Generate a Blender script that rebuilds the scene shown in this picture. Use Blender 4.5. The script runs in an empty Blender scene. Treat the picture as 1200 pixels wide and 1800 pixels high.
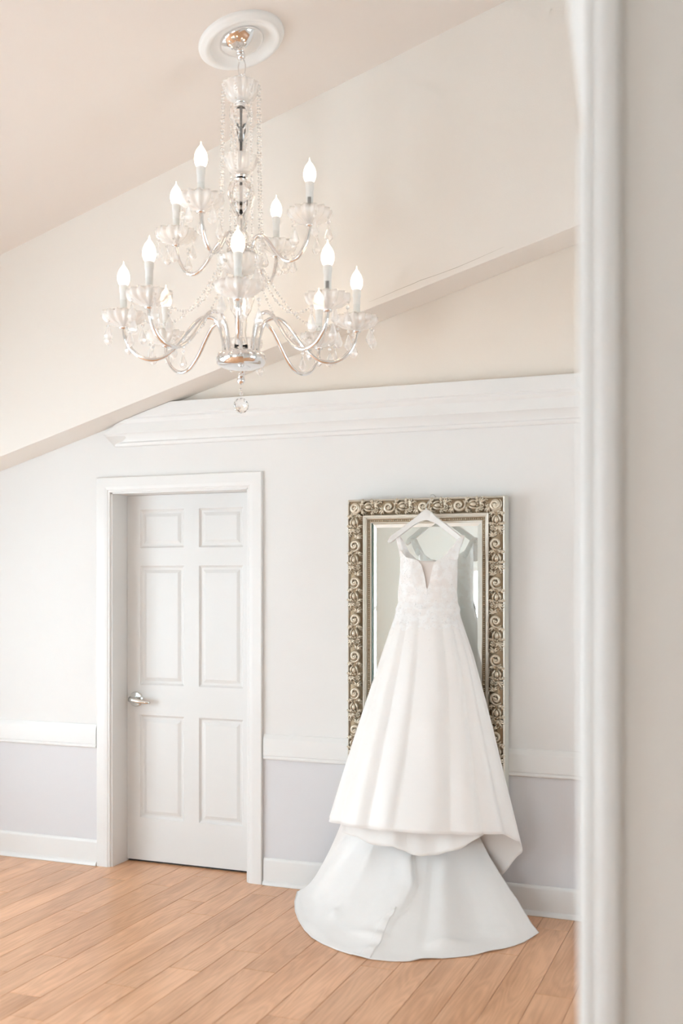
import bpy, bmesh, math, random
from mathutils import Vector, Matrix, noise
random.seed(7)
PI = math.pi
sc = bpy.context.scene
C = sc.collection

# ------------------------------------------------------------------ camera
FPX, CX, CY, CAMH = 1886.0, 600.0, 1021.0, 1.56
TH = math.atan(736.0 / 1886.0)
cT, sT = math.cos(TH), math.sin(TH)
cam = bpy.data.cameras.new('camera')
camo = bpy.data.objects.new('camera', cam); C.objects.link(camo)
camo.location = (0, 0, CAMH); camo.rotation_euler = (PI / 2, 0, TH)
cam.sensor_fit = 'VERTICAL'; cam.sensor_height = 36.0; cam.sensor_width = 24.0
cam.lens = FPX / 1800 * 36.0
cam.shift_y = (CY - 900) / 1800.0
cam.clip_start = 0.02; cam.clip_end = 100
cam.dof.use_dof = True; cam.dof.focus_distance = 5.35; cam.dof.aperture_fstop = 1.5
sc.camera = camo

# ------------------------------------------------------------------ world (overcast sky outside the windows)
w = bpy.data.worlds.new('sky'); sc.world = w; w.use_nodes = True
bg = w.node_tree.nodes['Background']
bg.inputs[0].default_value = (0.755, 0.905, 1.005, 1); bg.inputs[1].default_value = 11.5

# windows of the room, the right-wall one an unseen addition for fill light: (wall, a0, a1, z0, z1); light enters only here (sky portals)
XL, XR, YB, YF = -4.75, 2.4, 5.0, -2.6
WINS = [('left', -0.85, 0.4, 0.3, 2.4), ('left', 0.85, 2.2, 0.3, 2.3), ('left', 2.75, 4.0, 0.3, 2.0), ('right', 2.7, 4.25, 1.0, 2.2),
        ('front', -3.22, -1.5, 0.35, 1.72)]
for (wl, a0, a1, z0, z1) in WINS:
    ld = bpy.data.lights.new('sky_portal', 'AREA'); ld.shape = 'RECTANGLE'
    ld.cycles.is_portal = True
    o = bpy.data.objects.new('sky_portal', ld); C.objects.link(o)
    am, zm = (a0 + a1) / 2, (z0 + z1) / 2
    ld.size, ld.size_y = (a1 - a0), (z1 - z0)
    if wl == 'left': o.location, d = (XL - 0.14, am, zm), Vector((1, 0, 0))
    elif wl == 'right': o.location, d = (XR + 0.14, am, zm), Vector((-1, 0, 0))
    else: o.location, d = (am, YF - 0.14, zm), Vector((0, 1, 0))
    o.rotation_euler = d.to_track_quat('-Z', 'Z').to_euler()      # local -Z points into the room

vs = sc.view_settings
vs.view_transform = 'Standard'; vs.look = 'None'; vs.gamma = 1.0; vs.use_curve_mapping = False
vs.exposure = 0.0
cy = sc.cycles
cy.max_bounces = 10; cy.diffuse_bounces = 5; cy.glossy_bounces = 5; cy.transmission_bounces = 8
cy.use_adaptive_sampling = True; cy.adaptive_threshold = 0.1; cy.adaptive_min_samples = 12
cy.transparent_max_bounces = 12; cy.caustics_reflective = True; cy.blur_glossy = 0.5; cy.caustics_refractive = False
cy.use_denoising = True; cy.sample_clamp_indirect = 8.0

# ------------------------------------------------------------------ helpers
def P(x, y, Y):
    """point of the photograph at a known distance Y from the camera's wall-parallel plane"""
    u = (x - CX) / FPX; fw = Y / (cT + sT * u)
    return Vector((fw * (cT * u - sT), Y, CAMH + fw * (CY - y) / FPX))
def Fl(x, y, Z=0.0):
    fw = FPX * (CAMH - Z) / (y - CY); u = (x - CX) / FPX
    return Vector((fw * (cT * u - sT), fw * (cT + sT * u), Z))
def lerp(a, b, t): return a + (b - a) * t
def interp(tab, x):
    if x <= tab[0][0]: return tab[0][1]
    for (a, p), (b, q) in zip(tab, tab[1:]):
        if x <= b: return p + (q - p) * (x - a) / (b - a)
    return tab[-1][1]
def sm(t): t = max(0, min(1, t)); return t * t * (3 - 2 * t)

def tag(o, label=None, cat=None, group=None, kind=None):
    if label: o['label'] = label
    if cat: o['category'] = cat
    if group: o['group'] = group
    if kind: o['kind'] = kind
    return o
def empty(name, loc=(0, 0, 0)):
    o = bpy.data.objects.new(name, None); C.objects.link(o); o.location = loc
    o.empty_display_size = 0.05
    return o
def link(name, me, mat, parent=None, smooth=False):
    if mat and not me.materials: me.materials.append(mat)
    if smooth: me.polygons.foreach_set('use_smooth', [True] * len(me.polygons))
    o = bpy.data.objects.new(name, me); C.objects.link(o)
    if parent: o.parent = parent
    return o
def mesh(verts, faces, name='mesh'):
    me = bpy.data.meshes.new(name); me.from_pydata([tuple(v) for v in verts], [], faces); me.update()
    return me
class MB:
    def __init__(s): s.v = []; s.f = []
    def add(s, v, f):
        n = len(s.v); s.v += [tuple(p) for p in v]; s.f += [tuple(i + n for i in q) for q in f]; return s
    def box(s, a, b):
        x0, y0, z0 = a; x1, y1, z1 = b
        return s.add([(x0, y0, z0), (x1, y0, z0), (x1, y1, z0), (x0, y1, z0), (x0, y0, z1), (x1, y0, z1), (x1, y1, z1), (x0, y1, z1)],
                     [(0, 3, 2, 1), (4, 5, 6, 7), (0, 1, 5, 4), (1, 2, 6, 5), (2, 3, 7, 6), (3, 0, 4, 7)])
    def prism(s, poly, axis, a, b):
        """closed polygon in the plane across axis, extruded from a to b (a, b: numbers or one per vertex)"""
        n = len(poly)
        A = a if isinstance(a, (list, tuple)) else [a] * n
        B = b if isinstance(b, (list, tuple)) else [b] * n
        def pt(p, t): return {'x': (t, p[0], p[1]), 'y': (p[0], t, p[1]), 'z': (p[0], p[1], t)}[axis]
        v = [pt(p, A[i]) for i, p in enumerate(poly)] + [pt(p, B[i]) for i, p in enumerate(poly)]
        f = [tuple(range(n))[::-1], tuple(range(n, 2 * n))] + [(i, (i + 1) % n, n + (i + 1) % n, n + i) for i in range(n)]
        return s.add(v, f)
    def lathe(s, prof, seg=32, c=(0, 0, 0), ripple=None):
        """prof: (r, z) from one end to the other, round the z axis"""
        v = []; f = []
        for (r, z) in prof:
            for k in range(seg):
                a = 2 * PI * k / seg
                rr = r * (1 + (ripple[1] * math.cos(ripple[0] * a) if ripple else 0)) + 0.0
                v.append((c[0] + rr * math.cos(a), c[1] + rr * math.sin(a), c[2] + z))
        for i in range(len(prof) - 1):
            for k in range(seg):
                a, b = i * seg + k, i * seg + (k + 1) % seg
                f.append((a, b, b + seg, a + seg))
        if prof[0][0] > 1e-5: f.append(tuple(range(seg))[::-1])
        if prof[-1][0] > 1e-5: f.append(tuple(range((len(prof) - 1) * seg, len(prof) * seg)))
        return s.add(v, f)
    def tube(s, pts, rad, seg=10, cap=True):
        pts = [Vector(p) for p in pts]; n = len(pts)
        R = rad if isinstance(rad, (list, tuple)) else [rad] * n
        v = []; f = []; up = None
        for i, p in enumerate(pts):
            t = (pts[min(i + 1, n - 1)] - pts[max(i - 1, 0)]).normalized()
            if up is None:
                up = Vector((0, 0, 1)) if abs(t.z) < 0.9 else Vector((1, 0, 0))
            up = (up - t * up.dot(t)).normalized(); sd = t.cross(up)
            for k in range(seg):
                a = 2 * PI * k / seg
                v.append(p + (up * math.cos(a) + sd * math.sin(a)) * R[i])
        for i in range(n - 1):
            for k in range(seg):
                a, b = i * seg + k, i * seg + (k + 1) % seg
                f.append((a, b, b + seg, a + seg))
        if cap:
            f.append(tuple(range(seg))[::-1]); f.append(tuple(range((n - 1) * seg, n * seg)))
        return s.add(v, f)
    def ball(s, c, r, sub=1, sc3=(1, 1, 1)):
        bm = bmesh.new(); bmesh.ops.create_icosphere(bm, subdivisions=sub, radius=1)
        v = [(c[0] + q.co.x * r * sc3[0], c[1] + q.co.y * r * sc3[1], c[2] + q.co.z * r * sc3[2]) for q in bm.verts]
        bm.verts.index_update()
        f = [tuple(x.index for x in q.verts) for q in bm.faces]; bm.free()
        return s.add(v, f)
    def grid(s, nu, nv, fn):
        v = [fn(i / nu, j / nv) for j in range(nv + 1) for i in range(nu + 1)]
        f = [(j * (nu + 1) + i, j * (nu + 1) + i + 1, (j + 1) * (nu + 1) + i + 1, (j + 1) * (nu + 1) + i) for j in range(nv) for i in range(nu)]
        return s.add(v, f)
    def me(s, name='mesh', recalc=True):
        m = mesh(s.v, s.f, name)
        if recalc:
            bm = bmesh.new(); bm.from_mesh(m); bmesh.ops.recalc_face_normals(bm, faces=bm.faces); bm.to_mesh(m); bm.free()
        return m
    def build(s, name, mat, parent=None, smooth=False, bevel=0, recalc=True, angle=None):
        o = link(name, s.me(name, recalc), mat, parent, smooth)
        if bevel:
            b = o.modifiers.new('bevel', 'BEVEL'); b.width = bevel; b.segments = 2; b.limit_method = 'ANGLE'; b.angle_limit = math.radians(35)
            o.data.polygons.foreach_set('use_smooth', [True] * len(o.data.polygons))
            n_ = o.modifiers.new('wn', 'WEIGHTED_NORMAL')
        if angle is not None:
            o.data.set_sharp_from_angle(angle=math.radians(angle))
        return o

# ------------------------------------------------------------------ materials
def mat(name, col, rough=0.5, metal=0.0, **kw):
    m = bpy.data.materials.new(name); m.use_nodes = True
    b = m.node_tree.nodes['Principled BSDF']
    b.inputs['Base Color'].default_value = (*col, 1); b.inputs['Roughness'].default_value = rough
    b.inputs['Metallic'].default_value = metal
    for k, v in kw.items(): b.inputs[k].default_value = v
    return m
def nodes(m): return m.node_tree.nodes, m.node_tree.links, m.node_tree.nodes['Principled BSDF']
def add_bump(m, scale, strength, dist=0.002, detail=3, coord='Object', kind='noise'):
    N, L, b = nodes(m)
    tc = N.new('ShaderNodeTexCoord')
    t = N.new('ShaderNodeTexNoise' if kind == 'noise' else 'ShaderNodeTexVoronoi')
    t.inputs['Scale'].default_value = scale
    if kind == 'noise': t.inputs['Detail'].default_value = detail
    bp = N.new('ShaderNodeBump'); bp.inputs['Strength'].default_value = strength; bp.inputs['Distance'].default_value = dist
    L.new(tc.outputs[coord], t.inputs['Vector']); L.new(t.outputs[0], bp.inputs['Height']); L.new(bp.outputs[0], b.inputs['Normal'])
    return t

M = {}
def wall_paint(name, col, low=None, zsplit=0.65, high=None, zhigh=2.5):
    m = mat(name, col, 0.7); add_bump(m, 220, 0.25, 0.0015, 2)
    if low:
        N, L, b = nodes(m)
        g = N.new('ShaderNodeNewGeometry'); sp = N.new('ShaderNodeSeparateXYZ'); lt = N.new('ShaderNodeMath'); lt.operation = 'LESS_THAN'
        lt.inputs[1].default_value = zsplit
        mx = N.new('ShaderNodeMix'); mx.data_type = 'RGBA'
        mx.inputs[6].default_value = (*col, 1); mx.inputs[7].default_value = (*low, 1)
        L.new(g.outputs['Position'], sp.inputs[0]); L.new(sp.outputs[2], lt.inputs[0]); L.new(lt.outputs[0], mx.inputs[0])
        gt = N.new('ShaderNodeMath'); gt.operation = 'GREATER_THAN'; gt.inputs[1].default_value = zhigh; L.new(sp.outputs[2], gt.inputs[0])
        m2 = N.new('ShaderNodeMix'); m2.data_type = 'RGBA'; m2.inputs[7].default_value = (*(high or col), 1)
        L.new(gt.outputs[0], m2.inputs[0]); L.new(mx.outputs[2], m2.inputs[6]); L.new(m2.outputs[2], b.inputs['Base Color'])
    return m
M['wall'] = wall_paint('white_wall_paint', (0.785, 0.765, 0.745), (0.70, 0.685, 0.695), high=(0.80, 0.725, 0.645))
M['wall_room'] = wall_paint('room_wall_paint', (0.87, 0.89, 0.87))
M['cream'] = wall_paint('cream_upper_paint', (0.84, 0.79, 0.735))
M['ceil'] = wall_paint('cream_ceiling_paint', (0.80, 0.73, 0.675))
M['trim'] = mat('white_trim_gloss', (0.785, 0.77, 0.75), 0.38)
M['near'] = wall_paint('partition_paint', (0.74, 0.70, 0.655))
M['door'] = mat('white_door_paint', (0.745, 0.73, 0.71), 0.42)
M['chrome'] = mat('chrome', (0.86, 0.85, 0.85), 0.07, 1.0)
M['steel'] = mat('satin_chrome', (0.75, 0.76, 0.74), 0.2, 1.0)
M['plaster'] = mat('white_plaster', (0.86, 0.845, 0.825), 0.55)
M['glass'] = mat('clear_crystal', (1, 0.99, 0.985), 0.02, 0, **{'Transmission Weight': 1.0, 'IOR': 1.48})
def cut_crystal():
    m = bpy.data.materials.new('cut_crystal'); m.use_nodes = True
    N, L = m.node_tree.nodes, m.node_tree.links; N.remove(N['Principled BSDF'])
    tr = N.new('ShaderNodeBsdfTransparent'); tr.inputs[0].default_value = (1, 0.99, 0.98, 1)
    d = N.new('ShaderNodeBsdfDiffuse'); d.inputs[0].default_value = (1.0, 0.975, 0.955, 1)
    g = N.new('ShaderNodeBsdfGlossy'); g.inputs['Roughness'].default_value = 0.05; g.inputs[0].default_value = (1, 1, 1, 1)
    lw = N.new('ShaderNodeLayerWeight'); lw.inputs[0].default_value = 0.5; pw = N.new('ShaderNodeMath'); pw.operation = 'POWER'; pw.inputs[1].default_value = 4.0; fr = N.new('ShaderNodeMath'); fr.operation = 'MULTIPLY_ADD'; fr.inputs[1].default_value = 0.5; fr.inputs[2].default_value = 0.07; L.new(lw.outputs['Facing'], pw.inputs[0]); L.new(pw.outputs[0], fr.inputs[0])
    m1 = N.new('ShaderNodeMixShader'); m1.inputs[0].default_value = 0.34; m2 = N.new('ShaderNodeMixShader')
    L.new(tr.outputs[0], m1.inputs[1]); L.new(d.outputs[0], m1.inputs[2]); L.new(fr.outputs[0], m2.inputs[0]); L.new(m1.outputs[0], m2.inputs[1]); L.new(g.outputs[0], m2.inputs[2]); L.new(m2.outputs[0], N['Material Output'].inputs[0])
    return m
M['cut'] = cut_crystal()
M['sleeve'] = mat('candle_sleeve_white', (0.80, 0.80, 0.77), 0.4)
M['collar'] = mat('bulb_collar_white', (0.86, 0.85, 0.83), 0.35)
M['sticker'] = mat('printed_sticker', (0.3, 0.29, 0.28), 0.6)
def bulb_mat():
    m = mat('lit_frosted_bulb', (0.95, 0.92, 0.88), 0.3)
    N, L, b = nodes(m)
    b.inputs['Emission Color'].default_value = (1.0, 0.80, 0.56, 1); b.inputs['Emission Strength'].default_value = 7.0
    return m
M['bulb'] = bulb_mat()
M['frame_hi'] = mat('champagne_leaf_carving', (0.66, 0.585, 0.47), 0.38, 0.55); add_bump(M['frame_hi'], 260, 0.35, 0.001)
M['frame_lo'] = mat('antique_gold_ground', (0.36, 0.27, 0.17), 0.5, 0.45); add_bump(M['frame_lo'], 160, 0.6, 0.002)
M['frame_rail'] = mat('pale_champagne_rail', (0.72, 0.665, 0.58), 0.36, 0.4)
M['frame_side'] = mat('grey_silver_frame_side', (0.60, 0.59, 0.53), 0.45, 0.3)
M['mirror'] = mat('silvered_glass', (0.93, 0.965, 0.95), 0.0, 1.0)
M['mirror_edge'] = mat('green_glass_edge', (0.12, 0.2, 0.17), 0.2)
M['hanger'] = mat('white_painted_wood', (0.80, 0.775, 0.745), 0.45)
M['dark'] = mat('dark_gap', (0.05, 0.045, 0.04), 0.8)
M['subfloor'] = mat('plank_joint_brown', (0.12, 0.065, 0.04), 0.8)
M['outside'] = mat('outside_ground', (0.4, 0.42, 0.36), 0.9)

def satin():
    m = mat('ivory_satin', (0.94, 0.905, 0.875), 0.42, 0, **{'Sheen Weight': 0.25, 'Sheen Roughness': 0.4})
    N, L, b = nodes(m)
    tc = N.new('ShaderNodeTexCoord'); n1 = N.new('ShaderNodeTexNoise'); n1.inputs['Scale'].default_value = 14; n1.inputs['Detail'].default_value = 5
    n2 = N.new('ShaderNodeTexNoise'); n2.inputs['Scale'].default_value = 500
    ad = N.new('ShaderNodeMath'); ad.operation = 'MULTIPLY_ADD'; ad.inputs[1].default_value = 0.03
    bp = N.new('ShaderNodeBump'); bp.inputs['Strength'].default_value = 0.06; bp.inputs['Distance'].default_value = 0.02
    for n in (n1, n2): L.new(tc.outputs['Object'], n.inputs['Vector'])
    L.new(n2.outputs[0], ad.inputs[0]); L.new(n1.outputs[0], ad.inputs[2]); L.new(ad.outputs[0], bp.inputs['Height']); L.new(bp.outputs[0], b.inputs['Normal'])
    return m
def sheer(m, amt, col=(0.92, 0.9, 0.88)):
    N, L = m.node_tree.nodes, m.node_tree.links
    t = N.new('ShaderNodeBsdfTranslucent'); t.inputs[0].default_value = (*col, 1); mx = N.new('ShaderNodeMixShader'); mx.inputs[0].default_value = amt
    L.new(N['Principled BSDF'].outputs[0], mx.inputs[1]); L.new(t.outputs[0], mx.inputs[2]); L.new(mx.outputs[0], N['Material Output'].inputs[0])
    return m
M['satin'] = sheer(satin(), 0.12, (0.97, 0.95, 0.93))
def lace():
    m = mat('beaded_lace', (0.85, 0.81, 0.785), 0.5)
    N, L, b = nodes(m)
    tc = N.new('ShaderNodeTexCoord'); v = N.new('ShaderNodeTexVoronoi'); v.inputs['Scale'].default_value = 75
    n = N.new('ShaderNodeTexNoise'); n.inputs['Scale'].default_value = 32; n.inputs['Detail'].default_value = 4
    cr = N.new('ShaderNodeValToRGB'); cr.color_ramp.elements[0].position = 0.42; cr.color_ramp.elements[0].color = (0.92, 0.88, 0.85, 1)
    cr.color_ramp.elements[1].position = 0.56; cr.color_ramp.elements[1].color = (0.97, 0.955, 0.94, 1)
    bp = N.new('ShaderNodeBump'); bp.inputs['Strength'].default_value = 0.4; bp.inputs['Distance'].default_value = 0.003
    mm = N.new('ShaderNodeMath'); mm.operation = 'ADD'
    for q in (v, n): L.new(tc.outputs['Object'], q.inputs['Vector'])
    L.new(n.outputs[0], cr.inputs[0]); L.new(cr.outputs[0], b.inputs['Base Color'])
    L.new(n.outputs[0], mm.inputs[0]); L.new(v.outputs[0], mm.inputs[1]); L.new(mm.outputs[0], bp.inputs['Height']); L.new(bp.outputs[0], b.inputs['Normal'])
    return m
M['lace'] = sheer(lace(), 0.15, (0.97, 0.95, 0.93))
M['illusion'] = sheer(mat('blush_illusion_net', (0.86, 0.785, 0.735), 0.6), 0.3)
M['bead'] = mat('pearl_beads', (0.97, 0.96, 0.95), 0.25, 0.0)
M['lining'] = mat('soft_lining_tulle', (0.88, 0.85, 0.82), 0.7); add_bump(M['lining'], 30, 0.2, 0.01)

def wood():
    m = mat('oak_laminate', (0.5, 0.3, 0.18), 0.32, 0, **{'Specular IOR Level': 0.7})
    N, L, b = nodes(m)
    tc = N.new('ShaderNodeTexCoord'); oi = N.new('ShaderNodeObjectInfo')
    off = N.new('ShaderNodeVectorMath'); off.operation = 'SCALE'; off.inputs[0].default_value = (17, 31, 5)
    ad = N.new('ShaderNodeVectorMath'); ad.operation = 'ADD'
    L.new(oi.outputs['Random'], off.inputs['Scale']); L.new(tc.outputs['Object'], ad.inputs[0]); L.new(off.outputs[0], ad.inputs[1])
    mp = N.new('ShaderNodeMapping'); mp.inputs['Scale'].default_value = (10, 1.1, 1)
    L.new(ad.outputs[0], mp.inputs[0])
    # cathedral grain: distorted rings + fine pores
    n0 = N.new('ShaderNodeTexNoise'); n0.inputs['Scale'].default_value = 0.9; n0.inputs['Detail'].default_value = 2
    L.new(mp.outputs[0], n0.inputs['Vector'])
    rm = N.new('ShaderNodeMath'); rm.operation = 'MULTIPLY'; rm.inputs[1].default_value = 85; L.new(n0.outputs[0], rm.inputs[0])
    sn = N.new('ShaderNodeMath'); sn.operation = 'SINE'; L.new(rm.outputs[0], sn.inputs[0])
    mp2 = N.new('ShaderNodeMapping'); mp2.inputs['Scale'].default_value = (160, 5, 1); L.new(ad.outputs[0], mp2.inputs[0])
    n1 = N.new('ShaderNodeTexNoise'); n1.inputs['Scale'].default_value = 1; n1.inputs['Detail'].default_value = 4; L.new(mp2.outputs[0], n1.inputs['Vector'])
    mp3 = N.new('ShaderNodeMapping'); mp3.inputs['Scale'].default_value = (7, 1.6, 1); L.new(ad.outputs[0], mp3.inputs[0])
    n3 = N.new('ShaderNodeTexNoise'); n3.inputs['Scale'].default_value = 1; n3.inputs['Detail'].default_value = 3; L.new(mp3.outputs[0], n3.inputs['Vector'])
    a1 = N.new('ShaderNodeMath'); a1.operation = 'MULTIPLY_ADD'; a1.inputs[1].default_value = 0.07; L.new(sn.outputs[0], a1.inputs[0])
    a2 = N.new('ShaderNodeMath'); a2.operation = 'MULTIPLY_ADD'; a2.inputs[1].default_value = 0.5; L.new(n1.outputs[0], a2.inputs[0]); L.new(a1.outputs[0], a2.inputs[2])
    L.new(n3.outputs[0], a1.inputs[2])
    cr = N.new('ShaderNodeValToRGB'); e = cr.color_ramp.elements
    e[0].position = 0.42; e[0].color = (0.52, 0.245, 0.112, 1); e[1].position = 0.98; e[1].color = (0.82, 0.465, 0.265, 1)
    L.new(a2.outputs[0], cr.inputs[0])
    hs = N.new('ShaderNodeHueSaturation')
    mr = N.new('ShaderNodeMapRange'); mr.inputs[3].default_value = 0.92; mr.inputs[4].default_value = 1.06; L.new(oi.outputs['Random'], mr.inputs[0])
    L.new(mr.outputs[0], hs.inputs['Value']); L.new(cr.outputs[0], hs.inputs['Color']); L.new(hs.outputs[0], b.inputs['Base Color'])
    bp = N.new('ShaderNodeBump'); bp.inputs['Strength'].default_value = 0.12; bp.inputs['Distance'].default_value = 0.002
    L.new(n1.outputs[0], bp.inputs['Height']); L.new(bp.outputs[0], b.inputs['Normal'])
    return m
M['wood'] = wood()
def pane_mat():
    m = bpy.data.materials.new('window_glass'); m.use_nodes = True
    N, L = m.node_tree.nodes, m.node_tree.links
    N.remove(N['Principled BSDF'])
    t = N.new('ShaderNodeBsdfTransparent'); g = N.new('ShaderNodeBsdfGlossy'); g.inputs['Roughness'].default_value = 0.02
    mx = N.new('ShaderNodeMixShader'); mx.inputs[0].default_value = 0.06
    L.new(t.outputs[0], mx.inputs[1]); L.new(g.outputs[0], mx.inputs[2]); L.new(mx.outputs[0], N['Material Output'].inputs[0])
    return m
M['pane'] = pane_mat()

# ------------------------------------------------------------------ room shell
RIDGE = 1.0
CS, C0 = 0.3, 3.333 + 0.3 * 3.858            # ceiling: z = C0 + CS*x  (left slope)
SS, S0 = 0.2853, 2.2357 + 0.2853 * 3.858     # soffit
def zc(x): return C0 + CS * min(x, 2 * RIDGE - x)
def zs(x): return S0 + SS * min(x, 2 * RIDGE - x)
YU = 4.77                                     # face of the dropped upper wall
T = 0.16
# floor slab and planks
fl = MB().box((XL - T, YF - T, -0.12), (XR + T, YB + 0.3, -0.012)).build('floor', M['subfloor'])
tag(fl, 'oak laminate plank floor running towards the white back wall', 'floor', kind='structure')
PW, PL, PX0 = 0.143, 1.279, -0.7945
joints = {-16: 4.2606, -14: 3.7197, -13: 3.3332, -12: 3.1575, -11: 3.543, -10: 3.7857, -9: 4.0594, -8: 3.8812, -6: 3.4957, -15: 3.5035,
          -19: 4.8566, -17: 4.8036, -5: 4.0832, -1: 4.8135, -2: 4.4281, 0: 4.0436, -7: 3.05, -4: 3.25, -3: 3.05, -18: 4.02, -20: 4.4, -21: 3.9, -22: 4.75}
pmesh = {}
def plank_mesh(L):
    k = round(L, 3)
    if k not in pmesh:
        g = 0.0013; b = 0.0011
        x0, x1, y0, y1 = -PW / 2 + 0.00085, PW / 2 - 0.00085, -L / 2 + g, L / 2 - g
        v = [(x0, y0, -0.011), (x1, y0, -0.011), (x1, y1, -0.011), (x0, y1, -0.011),
             (x0, y0, -b), (x1, y0, -b), (x1, y1, -b), (x0, y1, -b),
             (x0 + b, y0 + b, 0), (x1 - b, y0 + b, 0), (x1 - b, y1 - b, 0), (x0 + b, y1 - b, 0)]
        f = [(0, 1, 5, 4), (1, 2, 6, 5), (2, 3, 7, 6), (3, 0, 4, 7), (4, 5, 9, 8), (5, 6, 10, 9), (6, 7, 11, 10), (7, 4, 8, 11), (8, 9, 10, 11)]
        me = mesh(v, f, 'plank'); me.materials.append(M['wood']); pmesh[k] = me
    return pmesh[k]
rest = MB()
for k in range(-28, 23):
    xm = PX0 + PW * (k + 0.5)
    if xm < XL - 0.05 or xm > XR + 0.05: continue
    j = joints.get(k, 2.9 + ((k * 0.618) % 1) * PL)
    while j > YF: j -= PL
    y0 = j
    top = YB + (0.2 if -3.40 < xm < -2.38 else 0.0)
    while y0 < top:
        a, b = max(y0, YF), min(y0 + PL, top)
        if b - a > 0.02:
            if b > 2.7 and xm < 0.1:
                o = bpy.data.objects.new('plank', plank_mesh(b - a)); C.objects.link(o); o.parent = fl
                o.location = (xm, (a + b) / 2, 0)
            else:
                g = 0.0011; rest.box((xm - PW / 2 + g, a + g, -0.011), (xm + PW / 2 - g, b - g, 0))
        y0 += PL
r_ = rest.build('planks_behind_view', M['wood'], fl); r_['kind'] = 'stuff'; r_.name = 'plank_field'

# back wall with the door opening
DX0, DX1, DZ = -3.305, -2.463, 2.045
def wall_cols(xs, z0s, y0, y1, ztop):
    m = MB()
    for (a, b), z0 in zip(zip(xs, xs[1:]), z0s):
        m.prism([(a, z0), (b, z0), (b, ztop(b)), (a, ztop(a))], 'y', y0, y1)
    return m
wb = wall_cols([XL - T, DX0, DX1, RIDGE, XR + T], [-0.05, DZ, -0.05, -0.05], YB, YB + T, lambda x: zc(x) + 0.05).build('wall_back', M['wall'])
tag(wb, 'white back wall with pale grey lower half behind the mirror and door', 'wall', kind='structure')
# dropped upper wall (bulkhead) and its sloping soffit
up = MB()
for a, b in ((XL, RIDGE), (RIDGE, XR)):
    up.prism([(a, zs(a)), (b, zs(b)), (b, zc(b) + 0.03), (a, zc(a) + 0.03)], 'y', YU, YB - 0.0005)
uo = up.build('wall_upper', M['cream'], bevel=0.004)
tag(uo, 'cream upper wall stepping out above the ledge with a sloping underside', 'wall', kind='structure')
ck = [P(648, 531, YU), P(672, 521, YU), P(700, 509, YU), P(725, 499, YU), P(738, 493, YU), P(765, 484, YU), P(803, 470, YU), P(840, 454, YU), P(885, 434, YU)]
MB().tube([p + Vector((0, 0.0002, 0)) for p in ck], [0.0003, 0.0006, 0.0007, 0.0009, 0.0009, 0.0008, 0.0008, 0.0006, 0.0003], 6).build('hairline_crack', mat('crack_brown_plaster', (0.35, 0.29, 0.23), 0.9), uo)  # fine brownish crack line in the plaster
ce = MB()
for a, b in ((XL - T, RIDGE), (RIDGE, XR + T)):
    ce.prism([(a, zc(a)), (b, zc(b)), (b, zc(b) + 0.12), (a, zc(a) + 0.12)], 'y', YF - T, YB + T)
tag(ce.build('ceiling', M['ceil']), 'sloping cream ceiling rising to the upper right', 'ceiling', kind='structure')
# cap the space under the bulkhead corner above the recessed doorway
tag(MB().box((DX0 - 0.05, YB + T, -0.05), (DX1 + 0.05, YB + 0.3, DZ + 0.1)).build('wall_behind_door', M['dark']),
    'dark space closed off behind the white panel door', 'wall', kind='structure')
# side walls and the wall behind the camera, with window openings
def wall_with_windows(name, side, mt, label):
    m = MB()
    ws = sorted([(a0, a1, z0, z1) for (wl, a0, a1, z0, z1) in WINS if wl == side])
    if side != 'front':
        lo, hi, ax = YF - T, YB + T, 'x'
        p0, p1 = (XL - T, XL) if side == 'left' else (XR, XR + T)
        zt = lambda a: zc(XL if side == 'left' else XR) + 0.05
    else:
        lo, hi, ax, p0, p1 = XL - T, XR + T, 'y', YF - T, YF
        zt = lambda a: zc(a) + 0.05
    cur = lo
    def col(a, b, z0, z1=None):
        m.prism([(a, z0), (b, z0), (b, zt(b) if z1 is None else z1), (a, zt(a) if z1 is None else z1)], ax, p0, p1)
    for (a0, a1, z0, z1) in ws:
        col(cur, a0, -0.05); col(a0, a1, -0.05, z0); col(a0, a1, z1); cur = a1
    if side == 'front': col(cur, RIDGE, -0.05); cur = RIDGE
    col(cur, hi, -0.05)
    o = m.build(name, mt); tag(o, label, 'wall', kind='structure'); return o
wall_with_windows('wall_left', 'left', M['wall_room'], 'white window wall beyond the pale left edge of the room')
wall_with_windows('wall_front', 'front', M['wall_room'], 'white window wall reflected in the standing mirror')
wall_with_windows('wall_right', 'right', M['wall_room'], 'white side wall hidden beyond the near partition')
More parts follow.
